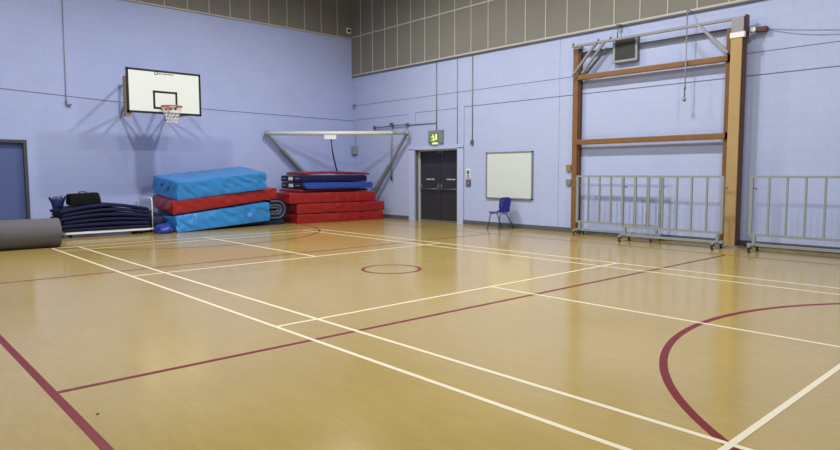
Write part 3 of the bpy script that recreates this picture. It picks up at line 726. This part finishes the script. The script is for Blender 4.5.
MB().tube([(1.33, 6.6, 3.18), (1.33, 6.6, 3.08)], .022, 8).build('toggle', M['steel'], pu)
bm = MB(); bmesh.ops.create_uvsphere(bm.bm, u_segments=12, v_segments=8, radius=.04, matrix=Matrix.Translation((1.325, 6.6, 2.88))); bm.build('ball', M['steel'], pu)
MB().bar((1.335, 6.59, 4.645), (1.335, YR-.05, 4.645), .014, .014).build('arm', M['alu'], pu)
pb = thing('pulley_block', 'small brown block with white pulley on the wall by the tall post', 'pulley', (2.62, YR, 4.08))
MB().box((2.58, 6.72, 4.03), (2.76, YR, 4.11)).build('block', M['wood_dark'], pb)
MB().tube([(2.55, 6.66, 4.07), (2.55, 6.74, 4.07)], .045, 14).build('wheel', M['white'], pb)
MB().bar((2.48, 6.72, 4.05), (2.6, 6.74, 4.07), .03, .05).build('bracket', M['steel_dark'], pb)
for c0, c1, c2, lab in ((4.07, -.21, .03, 'upper slack thin wire running right from the pulley block'), (4.06, -.38, .13, 'lower slack thin wire running right from the pulley block')):
    pts = [(2.76+2.5*i/20, YR-.012, c0+c1*(2.5*i/20)+c2*(2.5*i/20)**2) for i in range(21)]
    tag(MB().tube(pts, .0035, 6).build('wire', M['alu'], org=(3, YR, 4)), lab, 'wire')

# ------------------------------------------------------------------ barriers on castors
def barrier(x0, x1, y, lab, nbar=8, foot_l=True, foot_r=True):
    t = thing('mobile_barrier', lab, 'barrier', ((x0+x1)/2, y, 0), 'grey barred barriers on castors along the wall')
    zt, zb_, z0 = 1.345, .305, .125
    MB().box((x0-.02, y-.02, zt-.02), (x1+.02, y+.02, zt+.02)).build('top_rail', M['barrier'], t)
    MB().box((x0-.02, y-.022, zb_-.022), (x1+.02, y+.022, zb_+.022)).build('bottom_rail', M['barrier'], t)
    MB().box((x0-.04, y-.028, z0-.022), (x1+.04, y+.028, z0+.022)).build('base_rail', M['barrier'], t)
    for k in range(nbar):
        x = x0+(x1-x0)*k/(nbar-1); e_ = k in (0, nbar-1); r_ = .024 if e_ else .016
        MB().box((x-r_, y-r_, zb_), (x+r_, y+r_, zt)).build('end_post' if e_ else 'upright', M['barrier'], t)
    for x, sx in ((x0, 1), (x1, -1)):
        xx = x+sx*.07
        MB().box((xx-.025, y-.025, z0), (xx+.025, y+.025, zb_)).build('leg', M['barrier'], t)
        ft = MB().box((xx-.022, y-.24, .095), (xx+.022, y+.24, .135)).build('foot', M['barrier'], t)
        for dy in (-.20, .20):
            c_ = MB().use(M['castor']).tube([(xx-.02, y+dy, .04), (xx+.02, y+dy, .04)], .04, 14).box((xx-.028, y+dy-.03, .07), (xx+.028, y+dy+.03, .096))
            c_.use(M['castor_hub']).tube([(xx-.024, y+dy, .04), (xx+.024, y+dy, .04)], .026, 12)
            c_.build('castor', None, ft)
        lt = MB().tube([(x+.03, y, 1.14), (x+.075, y-.01, 1.15), (x+.085, y-.01, 1.11)], .012, 6); lt.build('latch', M['steel_dark'], t)
    return t
barrier(-1.09, .91, 6.54, 'mobile barrier beside the left climbing frame post, partly behind the next barrier')
barrier(.33, 2.36, 6.06, 'mobile barrier left of the tall climbing frame post, nearest of the overlapping pair')
barrier(2.85, 4.88, 6.10, 'mobile barrier at the right edge beyond the tall climbing frame post')

# debris
tag(MB().poly([(3.183, -4.928, .001), (3.201, -4.932, .001), (3.200, -4.914, .001), (3.187, -4.912, .001)], (0, 0, .003)).build('leaf_scrap', M['castor'], org=(3.183, -4.928, 0)), 'tiny dark scrap lying on the floor near the red line', 'debris')

# ------------------------------------------------------------------ lamps
LZ = 7.5
LX = (-4.95, .1, 5.0); LY = (-2.75, 2.75)
for x in LX:
    for y in LY:
        t = thing('ceiling_light', 'round high bay lamp hanging from the ceiling', 'ceiling light', (x, y, LZ), 'high bay ceiling lights', )
        MB().tube([(x, y, LZ+.02), (x, y, LZ+.06), (x, y, LZ+.22)], [.26, .26, .10], 20).build('housing', M['steel_dark'], t)
        MB().tube([(x, y, LZ+.2), (x, y, ZC)], .01, 6).build('suspension', M['steel_dark'], t)
        MB().tube([(x, y, LZ+.0), (x, y, LZ+.02)], .24, 20).build('diffuser', M['lamp'], t)
        ld = bpy.data.lights.new('ceiling_lamp', 'AREA'); ld.shape = 'DISK'; ld.size = .42; ld.energy = 235*{-4.95: 1.25, .1: 1.15, 5.0: .85}[x]; ld.spread = math.radians(165); ld.color = (1, .97, .92)
        lo = bpy.data.objects.new('ceiling_lamp', ld); COL.objects.link(lo); lo.location = (0, 0, -.012); lo.parent = t
w = bpy.data.worlds.new('hall_world'); S.world = w; w.use_nodes = True
w.node_tree.nodes['Background'].inputs[0].default_value = (.6, .65, .75, 1); w.node_tree.nodes['Background'].inputs[1].default_value = .2

# ------------------------------------------------------------------ camera
yaw, pitch, roll = 2.401619, .0825939, -.003175
f_ = Vector((math.cos(yaw)*math.cos(pitch), math.sin(yaw)*math.cos(pitch), -math.sin(pitch)))
r_ = Vector((math.sin(yaw), -math.cos(yaw), 0)); u_ = r_.cross(f_)
r2 = r_*math.cos(roll)+u_*math.sin(roll); u2 = -r_*math.sin(roll)+u_*math.cos(roll)
cam = bpy.data.cameras.new('camera'); co = bpy.data.objects.new('camera', cam); COL.objects.link(co)
co.matrix_world = Matrix(((r2.x, u2.x, -f_.x, 7.2207), (r2.y, u2.y, -f_.y, -5.9741), (r2.z, u2.z, -f_.z, 1.4383), (0, 0, 0, 1)))
cam.sensor_width = 36; cam.lens = 631.36/840*36; cam.clip_end = 100; cam.clip_start = .05
S.camera = co
vs_ = S.view_settings; S.display_settings.display_device = 'sRGB'
vs_.view_transform = 'Standard'; vs_.look = 'None'; vs_.gamma = 1; vs_.exposure = 0.0; vs_.use_curve_mapping = False
